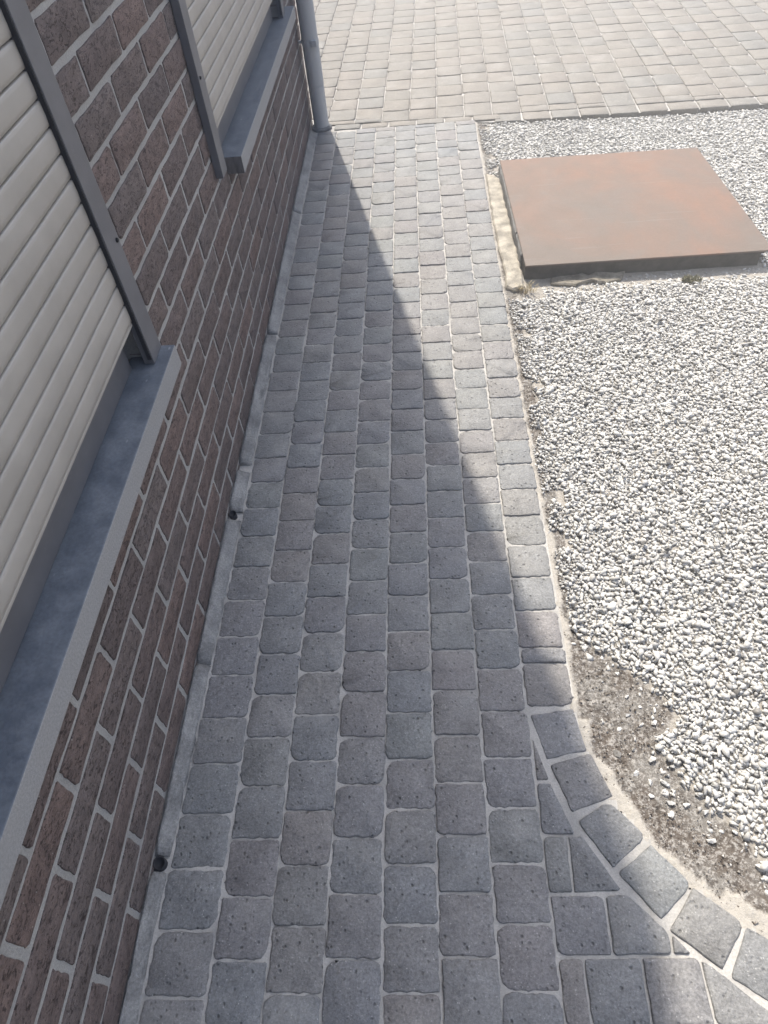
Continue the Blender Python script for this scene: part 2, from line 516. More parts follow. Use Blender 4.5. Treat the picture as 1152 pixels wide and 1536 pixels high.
RADIAL = [
 [(0.740,0.508),(0.836,0.521),(0.851,0.426),(0.764,0.409)],
 [(0.769,0.397),(0.857,0.421),(0.887,0.332),(0.799,0.301)],
 [(0.807,0.284),(0.876,0.323),(0.936,0.255),(0.861,0.199)],
 [(0.867,0.190),(0.941,0.241),(1.001,0.171),(0.931,0.113)],
 [(0.941,0.096),(1.001,0.166),(1.075,0.107),(1.017,0.037)],
 [(1.028,0.026),(1.077,0.103),(1.160,0.052),(1.112,-0.030)],
 [(1.124,-0.036),(1.166,0.044),(1.252,-0.002),(1.212,-0.082)],
 [(1.224,-0.088),(1.258,-0.008),(1.346,-0.048),(1.312,-0.128)],
 [(1.324,-0.134),(1.352,-0.054),(1.442,-0.088),(1.412,-0.170)]]
CUTS = [
 [(0.7395,0.458),(0.763,0.366),(0.738,0.366)],
 [(0.737,0.359),(0.765,0.359),(0.799,0.260),(0.735,0.260)],
 [(0.7355,0.255),(0.781,0.256),(0.778,0.157),(0.7345,0.157)],
 [(0.785,0.256),(0.812,0.256),(0.869,0.161),(0.782,0.157)],
 [(0.736,0.151),(0.833,0.152),(0.832,0.057),(0.736,0.056)],
 [(0.837,0.152),(0.878,0.154),(0.938,0.093),(0.936,0.060),(0.835,0.057)],
 [(0.943,0.090),(0.970,0.060),(0.940,0.060)],
 [(0.736,0.051),(0.778,0.051),(0.777,-0.045),(0.736,-0.046)],
 [(0.782,0.051),(0.879,0.053),(0.877,-0.044),(0.780,-0.045)],
 [(0.884,0.053),(0.980,0.055),(0.981,-0.043),(0.881,-0.044)],
 [(0.984,0.052),(1.012,0.032),(1.100,-0.042),(0.985,-0.043)]]

# edge of the paving towards the gravel
EDGE = [(0.842, PATH_END), (0.838, 3.0), (0.836, 2.0), (0.838, 1.2), (0.842, 0.70), (0.838, 0.52), (0.852, 0.424), (0.888, 0.330), (0.938, 0.250), (1.003, 0.170), (1.077, 0.106), (1.162, 0.053), (1.255, 0.0), (1.348, -0.047), (1.444, -0.087), (1.7, -0.18), (2.2, -0.30)]


def joint_bed():
    # the jointing sand fills the joints almost to the top; its surface is uneven
    st = 0.0125
    xs = np.arange(-0.045, 1.95, st); ys = np.arange(-0.8, 3.86, st)
    X, Y = np.meshgrid(xs, ys)
    Z = -0.0038 + 0.004 * (fnoise(X, Y, 22, 3) - 0.47) + 0.004 * (fnoise(X, Y, 90, 8) - 0.47)
    poly = EDGE[:-1] + [(2.2, -0.30), (2.2, -0.9), (-0.2, -0.9), (-0.2, PATH_END + 0.06), (0.842, PATH_END + 0.06)]
    ins = inside(X, Y, poly) | (dist_line(X, Y, EDGE) < 0.004)
    nx = len(xs); idx = np.full(X.shape, -1)
    keep = ins
    q = keep[:-1, :-1] & keep[1:, :-1] & keep[:-1, 1:] & keep[1:, 1:]
    used = np.zeros_like(keep)
    for a in (q,):
        used[:-1, :-1] |= a; used[1:, :-1] |= a; used[:-1, 1:] |= a; used[1:, 1:] |= a
    idx[used] = np.arange(used.sum())
    V = np.stack([X[used], Y[used], Z[used]], 1)
    F = np.stack([idx[:-1, :-1][q], idx[:-1, 1:][q], idx[1:, 1:][q], idx[1:, :-1][q]], 1)
    me = mesh_from('path', V.tolist(), F.tolist(), (M_sand,), True)
    return tag(link('path', me), 'narrow path of small tumbled concrete pavers beside the brick wall', kind='structure')


path = joint_bed()

PV = []
for s in range(26):
    V, F = block_geo([(-0.05, -0.05), (0.05, -0.05), (0.05, 0.05), (-0.05, 0.05)], 0.0095, 100 + s, 0.0021, 0.0022, 0.02, 4, 7)
    me = mesh_from('paver', V, F, (M_paver,)); smooth_but_top(me)
    PV.append((me, V, F))
pieces = []      # (distance, kind, data)


def add_quad_piece(cx, cy, w, l):
    pieces.append((project((cx, cy, 0)), ('v', rng.randrange(26), cx, cy, w, l, rng.choice((0, 1, 2, 3)))))


for k, js in JOINTS.items():
    js = list(js)
    if k < 7:
        y = js[0]
        while y > -0.75:
            y -= W
            js.insert(0, y)
    js.append(PATH_END + 0.003)
    for y0, y1 in zip(js[:-1], js[1:]):
        if y1 - y0 < 0.02: continue
        cx = (k + 0.5) * W + rng.uniform(-0.0016, 0.0016)
        wid = 0.011 * min(1, max(0, (1.0 - y0) / 0.9)) if k == 0 else 0.0     # the row along the wall widens a little here
        add_quad_piece(cx - wid / 2, (y0 + y1) / 2 + 0.0004, W + wid - 0.0022 - rng.uniform(0, 0.0018), (y1 - y0) - 0.0018 - rng.uniform(0, 0.0018))
for pol in RADIAL + CUTS:
    cx = sum(p[0] for p in pol) / len(pol); cy = sum(p[1] for p in pol) / len(pol)
    pieces.append((project((cx, cy, 0)), ('p', ccw(pol), cx, cy)))
# paving going on behind and beside the camera
below = [(0.736, -0.049)] + [p[3] for p in RADIAL[5:]] + [(2.2, -0.36), (2.2, -0.9), (0.736, -0.9)]
for j in range(7):
    for i in range(13):
        cx = 0.789 + i * W + (j % 2) * 0.03; cy = -0.101 - j * W
        c4 = [(cx - .05, cy - .05), (cx + .05, cy - .05), (cx + .05, cy + .05), (cx - .05, cy + .05)]
        if all(bool(inside(np.array(a), np.array(b), below)) for a, b in c4):
            add_quad_piece(cx, cy, 0.0995, 0.0995)


def area_key(pc):
    q = pc[0]
    if q is None or not (-30 < q[0] < 1182 and -20 < q[1] < 1590): return 1e6
    return q[2]


pieces.sort(key=area_key)
rest = Joined(); count = 0
for pc in pieces:
    d = pc[1]
    z = rng.uniform(-0.0015, 0.0015)
    tilt = (rng.uniform(-0.013, 0.013), rng.uniform(-0.013, 0.013))
    single = count < 300 and area_key(pc) < 1e5
    if d[0] == 'v':
        _, vi, cx, cy, w, l, rq = d
        me, V, F = PV[vi]
        sx, sy = (w / 0.1, l / 0.1) if rq % 2 == 0 else (l / 0.1, w / 0.1)
        rz = rq * math.pi / 2 + rng.uniform(-0.011, 0.011)
        if single: link('paver', me, path, (cx, cy, z), (tilt[0], tilt[1], rz), (sx, sy, 1))
        else: rest.add(V, F, (cx, cy, z), rz, (sx, sy, 1))
    else:
        _, pol, cx, cy = d
        loc = [(x - cx, y - cy) for x, y in pol]
        V, F = block_geo(loc, 0.007, int(cx * 1e4), 0.0011, 0.0022, 0.02, 4, 4)
        if single:
            me = mesh_from('paver', V, F, (M_paver,)); smooth_but_top(me)
            link('paver', me, path, (cx, cy, z), (tilt[0] * 0.6, tilt[1] * 0.6, 0))
        else: rest.add(V, F, (cx, cy, z))
    if single: count += 1
rest.build('paver_field', M_paver_i, path)


# cement haunch between the paving and the wall, in separate lengths
def haunch(y0, y1, seed):
    r = random.Random(seed)
    prof = [(-0.044, 0.014), (-0.0362, 0.014), (-0.0342, 0.0245), (-0.0275, 0.0165), (-0.014, 0.0065), (-0.0065, 0.003), (-0.0035, -0.004), (-0.003, -0.012)]
    n = max(3, int((y1 - y0) / 0.018))
    V = []; F = []
    for i in range(n + 1):
        y = y0 + (y1 - y0) * i / n
        wid = 0.011 * min(1, max(0, (1.0 - y) / 0.9))
        e = min(i, n - i)
        k = 1.0 if e > 0 else 0.55
        for j, (x, z) in enumerate(prof):
            V.append((x - (wid if j > 3 else wid * 0.5 if j > 2 else 0) + r.uniform(-0.0016, 0.0016), y + r.uniform(-0.002, 0.002), z * k + (r.uniform(-0.0018, 0.0018) if 0 < j < 7 else 0)))
    m = len(prof)
    for i in range(n):
        for j in range(m - 1):
            F.append((i * m + j, i * m + j + 1, (i + 1) * m + j + 1, (i + 1) * m + j))
    V.append((-0.044, y0, -0.012)); V.append((-0.044, y1, -0.012))
    a = len(V) - 2
    F.append(tuple([a] + [j for j in range(m - 1, -1, -1)]))
    F.append(tuple([a + 1] + [n * m + j for j in range(m)]))
    me = mesh_from('cement_haunch', V, F, (M_cement,), True)
    link('cement_haunch', me, path)


for i, (a, b) in enumerate(((-0.75, 0.190), (0.220, 0.645), (0.648, 1.098), (1.132, 1.288), (1.322, 1.972), (1.990, 2.90), (2.91, 3.80))):
    haunch(a, b, i + 40)
for (x, y, r_) in ((-0.0275, 0.205, 0.0125), (-0.026, 1.115, 0.0105)):
    bm = bmesh.new()
    for (ra, z0, z1) in ((r_, -0.01, 0.013),):
        n = 14; ring = []
        for (rr, z) in ((ra, z0), (ra, z1), (ra * 0.86, z1), (ra * 0.8, z1 - 0.008)):
            ring.append([bm.verts.new((x + rr * math.cos(2 * math.pi * k / n), y + rr * math.sin(2 * math.pi * k / n), z + 0.25 * rr * math.sin(2 * math.pi * k / n))) for k in range(n)])
        for A, B in zip(ring[:-1], ring[1:]):
            for k in range(n): bm.faces.new((A[k], A[(k + 1) % n], B[(k + 1) % n], B[k]))
        bm.faces.new(ring[-1])
    tag(bm_obj('weep_tube', bm, M_rubber, None, True), 'small black plastic tube at the wall foot ' + ('under the nearer window sill' if y < 0.5 else 'between the two window sills'), 'tube')

# ------------------------------------------------------------------ the street
ST_ROT = -0.026
SC_, SS_ = math.cos(ST_ROT), math.sin(ST_ROT)
SO = (0.195, 3.885)


def st(u, v):      # street frame -> world
    return (SO[0] + u * SC_ - v * SS_, SO[1] + u * SS_ + v * SC_)


def street_bed():
    V = []; F = []
    nu, nv = 60, 40
    for j in range(nv + 1):
        for i in range(nu + 1):
            u = -3.2 + 9.2 * i / nu; v = (-0.105 if False else 0.0) - 0.004 + 6.2 * j / nv
            if j == 0: v = -0.10
            x, y = st(u, v)
            if j == 0 and x < 0.95: x, y = st(u, -0.07)
            V.append((x, y, -0.0065 + 0.0015 * math.sin(i * 1.7 + j * 2.3)))
    for j in range(nv):
        for i in range(nu):
            a = j * (nu + 1) + i
            F.append((a, a + 1, a + nu + 2, a + nu + 1))
    me = mesh_from('street', V, F, (M_sand,))
    return tag(link('street', me), 'sunlit street of larger beige concrete pavers beyond the path', kind='structure')


street = street_bed()
SV = []
for s in range(18):
    V, F = block_geo([(-0.072, -0.075), (0.072, -0.075), (0.072, 0.075), (-0.072, 0.075)], 0.012, 300 + s, 0.0012, 0.004, 0.03, 3, 2)
    me = mesh_from('paver', V, F, (M_street,)); smooth_but_top(me)
    SV.append((me, V, F))
spieces = []
PU, PL = 0.1490, 0.1565
for i in range(-16, 36):
    u = (i + 0.5) * PU
    ph = random.Random(i * 7 + 3).choice((0.02, 0.05, 0.08, 0.11, 0.14, 0.0))
    v = 0.0
    first = True
    while v < 5.9:
        l = PL * rng.uniform(0.985, 1.015)
        if first:
            l = ph if ph > 0.03 else PL + ph
            first = False
        cxy = st(u + rng.uniform(-0.0015, 0.0015), v + l / 2)
        if not (cxy[0] < 0.05 and cxy[1] < 3.98):
            spieces.append((project((cxy[0], cxy[1], 0)), rng.randrange(18), cxy, PU - 0.0028, l - 0.003))
        v += l
    # front border row along the gravel, thin row along the path
    x0, y0 = st(u, -0.05)
    if x0 > 0.95:
        cxy = st(u, -0.053)
        spieces.append((project((cxy[0], cxy[1], 0)), rng.randrange(18), cxy, PU - 0.006 - rng.uniform(0, .003), 0.097))
    elif x0 > 0.05:
        cxy = st(u + 0.04, -0.038)
        spieces.append((project((cxy[0], cxy[1], 0)), rng.randrange(18), cxy, PU - 0.006, 0.064))
spieces.sort(key=area_key)
srest = Joined(); count = 0
for pc in spieces:
    _, vi, (cx, cy), w, l = pc
    me, V, F = SV[vi]
    z = rng.uniform(-0.0015, 0.0015); rz = ST_ROT + rng.uniform(-0.008, 0.008)
    sx, sy = w / 0.144, l / 0.150
    if count < 300 and area_key(pc) < 1e5:
        link('paver', me, street, (cx, cy, z), (rng.uniform(-0.008, 0.008), rng.uniform(-0.008, 0.008), rz), (sx, sy, 1)); count += 1
    else: srest.add(V, F, (cx, cy, z), rz, (sx, sy, 1))
srest.build('paver_field', M_street_i, street)
# concrete bedding that shows as the low kerb face under the border row
bm = bmesh.new()
p = [st(0.76, -0.098), st(3.6, -0.098), st(3.6, 0.0), st(0.76, 0.0)]
vs = [bm.verts.new((x, y, z)) for z in (-0.07, -0.012) for x, y in p]
for f in ((0, 1, 2, 3), (7, 6, 5, 4), (0, 4, 5, 1), (1, 5, 6, 2), (2, 6, 7, 3), (3, 7, 4, 0)): bm.faces.new([vs[i] for i in reversed(f)])
bm_obj('kerb_bedding', bm, M_cement, street)

# ------------------------------------------------------------------ the house
XW = -0.0385
TOP = 5.55
Y_END = 3.955
house = bpy.data.objects.new('house', None)
COL.objects.link(house)
house.location = (XW, 0, 0)
tag(house, 'dark brown brick house wall with two roller shuttered windows and grey downpipe', 'house')
HO = Vector((XW, 0, 0))


def hlink(name, me, parent=None):
    o = link(name, me, parent or house)
    if parent is None or parent is house: o.location = -HO
    return o


def hbm(name, bm, mat, parent=None, smooth=False, mats=None):
    me = bpy.data.meshes.new(name)
    bm.normal_update(); bm.to_mesh(me); bm.free()
    for m in (mats or (mat,)): me.materials.append(m)
    if smooth:
        me.polygons.foreach_set('use_smooth', [True] * len(me.polygons)); me.set_sharp_from_angle(angle=math.radians(40))
    return hlink(name, me, parent)


WIN = [(-0.75, 1.030, 0.600, 2.10), (1.880, 3.390, 0.600, 2.10)]
ZB = 2.32          # bricks are built up to here, the wall above is out of sight
XM = XW - 0.0028   # mortar face
# mortar core with the window openings
bm = bmesh.new()
ycuts = [-4.0, WIN[0][0], WIN[0][1], WIN[1][0], WIN[1][1], Y_END - 0.003]
for i in range(5):
    y0, y1 = ycuts[i], ycuts[i + 1]
    if i in (1, 3):
        merge(bm, box(XM - 0.20, XM, y0, y1, -0.06, 0.600)); merge(bm, box(XM - 0.20, XM, y0, y1, 2.10, ZB))
    else: merge(bm, box(XM - 0.20, XM, y0, y1, -0.06, ZB))
# uneven face: fine vertical strips are not needed, relief comes from the material
hbm('mortar_wall', bm, M_mortar)
bm = box(XM - 0.20, XW, -4.0, Y_END, ZB + 0.0005, TOP)
hbm('upper_wall', bm, M_wall_up)
bm = box(-5.0, XM - 0.201, -4.0, Y_END - 0.004, -0.06, TOP)
hbm('inner_walls', bm, M_wall_up)

BR_L, BR_H, PITCH, COURSE = 0.210, 0.0625, 0.222, 0.0742
brick_cache = {}


def brick_mesh(l, h, var):
    key = (round(l, 3), round(h, 3), var)
    if key not in brick_cache:
        # build lying in yz, face towards +x
        V, F = block_geo([(-l / 2, -h / 2), (l / 2, -h / 2), (l / 2, h / 2), (-l / 2, h / 2)], 0.0028, 500 + var, 0.0016, 0.0015, 0.035, 2, 6 if l > 0.1 else 2)
        V = [(z, x, y) for x, y, z in V]
        me = mesh_from('brick', V, F, (M_brick,)); smooth_but_top(me)
        brick_cache[key] = (me, V, F)
    return brick_cache[key]


bricks = []
for k in range(-3, 30):
    zt = 0.1575 + COURSE * k; zb = zt - BR_H
    if zt > ZB: break
    if zt < 0.005: continue
    for m in range(-36, 26):
        if (k + m) % 2 == 0: continue
        y0 = 1.220 + 0.111 * m + 0.006; y1 = y0 + BR_L
        if y0 > Y_END - 0.03 or y1 < -1.6: continue
        y1 = min(y1, Y_END)
        segs = [(y0, y1, max(zb, -0.005), zt)]
        for (wy0, wy1, wz0, wz1) in WIN:
            new = []
            for (a, b, c, d) in segs:
                if b <= wy0 or a >= wy1 or d <= wz0 or c >= wz1: new.append((a, b, c, d)); continue
                if c < wz0 - 0.015: new.append((a, b, c, wz0))
                if d > wz1 + 0.015: new.append((a, b, wz1, d))
                lo, hi = max(c, wz0), min(d, wz1)
                if a < wy0 - 0.02: new.append((a, wy0, lo, hi))
                if b > wy1 + 0.02: new.append((wy1, b, lo, hi))
            segs = new
        for s in segs:
            if s[1] - s[0] > 0.015 and s[3] - s[2] > 0.012: bricks.append(s)


def brick_key(s):
    q = project((XW, (s[0] + s[1]) / 2, (s[2] + s[3]) / 2))
    if q is None or not (-60 < q[0] < 1200 and -60 < q[1] < 1600): return 1e6
    d = Vector((XW, (s[0] + s[1]) / 2, (s[2] + s[3]) / 2)) - CAM_POS
    return -abs(d.x) / d.length ** 3 * (s[1] - s[0]) * (s[3] - s[2])


bricks.sort(key=brick_key)
brest = Joined(); count = 0
for s in bricks:
    l, h = s[1] - s[0], s[3] - s[2]
    me, V, F = brick_mesh(l, h, rng.randrange(14))
    loc = (XW + rng.uniform(-0.0012, 0.0012), (s[0] + s[1]) / 2 + rng.uniform(-0.001, 0.001), (s[2] + s[3]) / 2 + rng.uniform(-0.0012, 0.0012))
    if count < 300 and brick_key(s) < 1e5:
        link('brick', me, house, Vector(loc) - HO, (rng.uniform(-0.004, 0.004), rng.uniform(-0.004, 0.004), rng.uniform(-0.006, 0.006))); count += 1
    else: brest.add(V, F, loc)
o = brest.build('brickwork', M_brick_i, house); o.location = -HO

# window sills of bluestone
for (y0, y1, xi) in ((-0.85, 1.067, -0.075), (1.995, 3.555, -0.075)):
    bm = box(xi, 0.0115, y0, y1, 0.5765, 0.6265, 0.0022, 2)
    bm.normal_update()
    for f in bm.faces:
        if f.normal.x > 0.8: f.material_index = 1
        elif f.normal.y < -0.8: f.material_index = 2
    hbm('window_sill', bm, None, None, False, (M_stone, M_stone_edge, M_stone_end))


# roller shutters
def slat_mesh(y0, y1):
    # convex aluminium slat with a recessed hinge groove below
    P = 0.0396
    prof = [(-0.0380, -0.0012), (-0.0378, 0.0008), (-0.0285, 0.0013), (-0.0273, 0.0026), (-0.0262, 0.0100), (-0.0258, 0.0180), (-0.0261, 0.0230), (-0.0263, 0.0300), (-0.0270, 0.0365), (-0.0284, 0.0378), (-0.0378, 0.0384)]
    V = []; F = []
    ys = [y0 + (y1 - y0) * i / 3 for i in range(4)]
    m = len(prof)
    for y in ys:
        for x, z in prof: V.append((x, y, z))
    for i in range(3):
        for j in range(m - 1):
            a = i * m + j
            F.append((a, a + m, a + m + 1, a + 1))
    me = mesh_from('slat', V, [tuple(reversed(f)) for f in F], (M_slat,), True)
    return me


def rail(y0, y1, inner_high):
    bm = box(XW + 0.0005, -0.0165, y0, y1, 0.6268 if inner_high else 0.628, 2.16, 0.0018, 2)
    return bm


for wi, (ry0, ry1, ry2, ry3) in enumerate(((-0.83, -0.77, 1.003, 1.063), (1.850, 1.910, 3.372, 3.432))):
    # part: the curtain's bottom bar; sub-parts: slats, guide rails
    bm = box(-0.0345, -0.0272, ry1 + 0.004, ry2 - 0.004, 0.7235, 0.7305, 0.0012, 2)
    sh = hbm('roller_shutter', bm, M_slat, None, False)
    sh['label'] = 'closed off-white roller shutter with grey guide rails'
    sme = slat_mesh(ry1 + 0.0015, ry2 - 0.0015)
    for i in range(37):
        z = 0.7285 + 0.0396 * i
        if z > 2.14: break
        o = link('slat', sme, sh, (rng.uniform(-0.0003, 0.0003), 0, z))
    me = bpy.data.meshes.new('shutter_box'); bm = box(XW + 0.001, 0.09, ry0, ry3, 2.165, 2.36, 0.004, 2); bm.to_mesh(me); bm.free(); me.materials.append(M_alu)
    link('shutter_box', me, sh)
    for a, b in ((ry0, ry1), (ry2, ry3)):
        bm = rail(a, b, True)
        me = bpy.data.meshes.new('guide_rail'); bm.to_mesh(me); bm.free(); me.materials.append(M_alu)
        link('guide_rail', me, sh)
    for ya, yb in ((ry1 - 0.0005, ry1 + 0.0035), (ry2 - 0.0035, ry2 + 0.0005)):
        bm = box(-0.0262, -0.0185, ya, yb, 0.640, 2.15)  # black strip stands in for the shadow where the slats enter the rail
        me = bpy.data.meshes.new('rail_shade_strip'); bm.to_mesh(me); bm.free(); me.materials.append(M_rubber)
        link('rail_shade_strip', me, sh)
    for sy, sz in (((1.050, 0.872),) if wi == 0 else ((1.866, 0.878),)):
        bm = bmesh.new()
        bmesh.ops.create_cone(bm, cap_ends=True, segments=10, radius1=0.0045, radius2=0.0035, depth=0.003)
        bmesh.ops.rotate(bm, verts=bm.verts[:], cent=(0, 0, 0), matrix=Matrix.Rotation(math.pi / 2, 3, 'Y'))
        bmesh.ops.translate(bm, verts=bm.verts[:], vec=(-0.0152, sy, sz))
        me = bpy.data.meshes.new('screw_cap'); bm.to_mesh(me); bm.free(); me.materials.append(M_dark)
        link('screw_cap', me, sh)
    # window frame behind the shutter, and the dark room side
    y0, y1 = WIN[wi][0], WIN[wi][1]
    bm = box(-0.105, -0.0615, y0 + 0.002, ry2 - 0.012, 0.6268, 0.80, 0.003, 2)
    merge(bm, box(-0.13, -0.105, y0 + 0.001, y1 - 0.001, 0.601, 2.098))
    fr = hbm('window_frame', bm, M_alu)

# downpipe
PX, PY, PR = 0.0195, 3.862, 0.0415


def tube(bm, prof, cx, cy, n=28, cap=True):
    rings = []
    for (r, z) in prof:
        rings.append([bm.verts.new((cx + r * math.cos(2 * math.pi * k / n), cy + r * math.sin(2 * math.pi * k / n), z)) for k in range(n)])
    for A, B in zip(rings[:-1], rings[1:]):
        for k in range(n): bm.faces.new((A[k], A[(k + 1) % n], B[(k + 1) % n], B[k]))
    if cap:
        bm.faces.new(rings[-1]); bm.faces.new(list(reversed(rings[0])))


bm = bmesh.new()
tube(bm, [(PR - 0.0012, 0.0), (PR - 0.0012, 0.2080), (PR - 0.003, 0.2085), (PR - 0.003, 0.2115), (PR, 0.2120), (PR, TOP - 0.03)], PX, PY)
dp = hbm('downpipe', bm, M_pipe, None, True)
bm = bmesh.new()
tube(bm, [(PR + 0.013, -0.004), (PR + 0.0125, 0.008), (PR + 0.007, 0.0135), (PR - 0.004, 0.0135)], PX, PY)
me = bpy.data.meshes.new('foot_collar'); bm.normal_update(); bm.to_mesh(me); bm.free(); me.materials.append(M_cement)
me.polygons.foreach_set('use_smooth', [True] * len(me.polygons)); link('foot_collar', me, dp)
for z in (0.405, 2.2, 3.9):
    bm = bmesh.new()
    tube(bm, [(PR - 0.001, z - 0.013), (PR + 0.0022, z - 0.0125), (PR + 0.0022, z + 0.0125), (PR - 0.001, z + 0.013)], PX, PY)
    merge(bm, box(PX + 0.012, PX + 0.036, PY - PR - 0.012, PY - PR + 0.004, z - 0.014, z + 0.014, 0.0015, 1))
    merge(bm, box(XW - 0.01, PX - PR + 0.004, PY - 0.006, PY + 0.006, z - 0.006, z + 0.006))
    me = bpy.data.meshes.new('pipe_bracket'); bm.normal_update(); bm.to_mesh(me); bm.free(); me.materials.append(M_pipe)
    link('pipe_bracket', me, dp)
# eaves: box gutter and roof
bm = box(XW + 0.001, 0.048, -4.0, Y_END + 0.01, TOP - 0.06, TOP + 0.05, 0.006, 2)
hbm('gutter', bm, M_pipe)
bm = bmesh.new()
vs = [bm.verts.new(v) for v in ((0.0, -4.05, TOP + 0.055), (0.0, Y_END + 0.03, TOP + 0.055), (-2.6, Y_END + 0.03, TOP + 1.7), (-2.6, -4.05, TOP + 1.7), (-5.1, Y_END + 0.03, TOP + 0.055), (-5.1, -4.05, TOP + 0.055))]
bm.faces.new((vs[0], vs[1], vs[2], vs[3])); bm.faces.new((vs[3], vs[2], vs[4], vs[5])); bm.faces.new((vs[1], vs[4], vs[2])); bm.faces.new((vs[0], vs[3], vs[5])); bm.faces.new((vs[0], vs[5], vs[4], vs[1]))
hbm('roof', bm, M_roof)

# ------------------------------------------------------------------ soil with pale sand along the paving
GRAVEL_EDGE = [(0.852, 0.72), (0.919, 0.656), (0.957, 0.619), (1.0, 0.569), (1.039, 0.535), (1.036, 0.503), (0.995, 0.454), (0.998, 0.415), (1.017, 0.39), (1.022, 0.35), (1.057, 0.33), (1.061, 0.291), (1.09, 0.273), (1.117, 0.251), (1.127, 0.212), (1.141, 0.184), (1.2, 0.13), (1.32, 0.07), (1.45, 0.0), (1.7, -0.08), (2.2, -0.2)]
SOIL_POLY = EDGE + [(4.2, -0.6), (4.2, 3.62), (0.842, 3.80)]
GRAV_POLY = [(0.846, 3.80), (0.843, 0.72)] + GRAVEL_EDGE + [(4.2, -0.5), (4.2, 3.65)]


def soil_height(x, y):
    # falls away from the paving, lower still towards the street on the right
    d = dist_line(x, y, EDGE)
    h = -0.0095 - 0.008 * np.clip(d / 0.12, 0, 1)
    h = h - 0.016 * np.clip((np.asarray(x) - 1.0) / 0.9, 0, 1) * np.clip((np.asarray(y) - 2.6) / 0.9, 0, 1)
    return h


def soil():
    xa = np.concatenate([np.arange(0.80, 1.30, 0.0055), np.arange(1.30, 4.21, 0.05)])
    ya = np.arange(-0.45, 3.80, 0.0055)
    X, Y = np.meshgrid(xa, ya)
    d = dist_line(X, Y, EDGE)
    Z = soil_height(X, Y) + 0.007 * (fnoise(X, Y, 30, 1) - 0.47) + 0.005 * (fnoise(X, Y, 110, 2, 2) - 0.37)
    wdt = 0.012 + 0.04 * (fnoise(X, Y, 9, 21, 3) - 0.40) + 0.025 * (fnoise(X, Y, 45, 23, 3) - 0.44)
    wdt = wdt + 0.010 * ((Y < 0.5) | ((Y > 0.7) & (Y < 1.05))) + 0.008 * (Y < 0.22)
    sand = np.clip((wdt - d) / 0.006 + 0.8 * (fnoise(X, Y, 120, 31, 3) - 0.44), 0, 1)
    sand = np.where(d < 0.012, np.maximum(sand, 0.55), sand)
    Z = Z + 0.004 * sand
    ing = inside(X, Y, GRAV_POLY) & (dist_line(X, Y, GRAVEL_EDGE) > 0.012) & (d > 0.05)
    sand = np.where(ing, np.maximum(sand, 0.75), sand)
    keep = inside(X, Y, SOIL_POLY) | (d < 0.012)
    q = keep[:-1, :-1] & keep[1:, :-1] & keep[:-1, 1:] & keep[1:, 1:]
    used = np.zeros_like(keep)
    used[:-1, :-1] |= q; used[1:, :-1] |= q; used[:-1, 1:] |= q; used[1:, 1:] |= q
    idx = np.full(X.shape, -1); idx[used] = np.arange(used.sum())
    V = np.stack([X[used], Y[used], Z[used]], 1)
    F = np.stack([idx[:-1, :-1][q], idx[:-1, 1:][q], idx[1:, 1:][q], idx[1:, :-1][q]], 1)
    me = mesh_from('soil', V.tolist(), F.tolist(), (M_soil,), True)
    at = me.attributes.new('sand', 'FLOAT', 'POINT')
    at.data.foreach_set('value', sand[used].astype(np.float32))
    tag(link('soil', me), 'bare grey brown soil edged with pale sand along the curved paving', kind='structure')


soil()

# ------------------------------------------------------------------ steel cover on its concrete chamber
PLT = [(0.927, 2.262), (1.833, 2.266), (1.799, 3.168), (0.914, 3.186)]
PLZ = 0.0485
bm = bmesh.new()
t_ = 0.007
vs = [bm.verts.new((x, y, z)) for z in (PLZ - t_, PLZ) for x, y in PLT]
for f in ((3, 2, 1, 0), (4, 5, 6, 7), (0, 1, 5, 4), (1, 2, 6, 5), (2, 3, 7, 6), (3, 0, 4, 7)): bm.faces.new([vs[i] for i in f])
bmesh.ops.bevel(bm, geom=bm.edges[:], offset=0.0014, segments=2, affect='EDGES')
o = bm_obj('steel_cover', bm, M_rust)
tag(o, 'large square rusty steel plate covering a pit in the gravel', 'cover')

pit = bpy.data.objects.new('pit_kerb', None); COL.objects.link(pit)
pit.location = (1.36, 2.7, 0)
tag(pit, 'low concrete kerb under the rusty steel plate with a pale ledge beside the path', 'kerb')
PO = Vector((1.36, 2.7, 0))


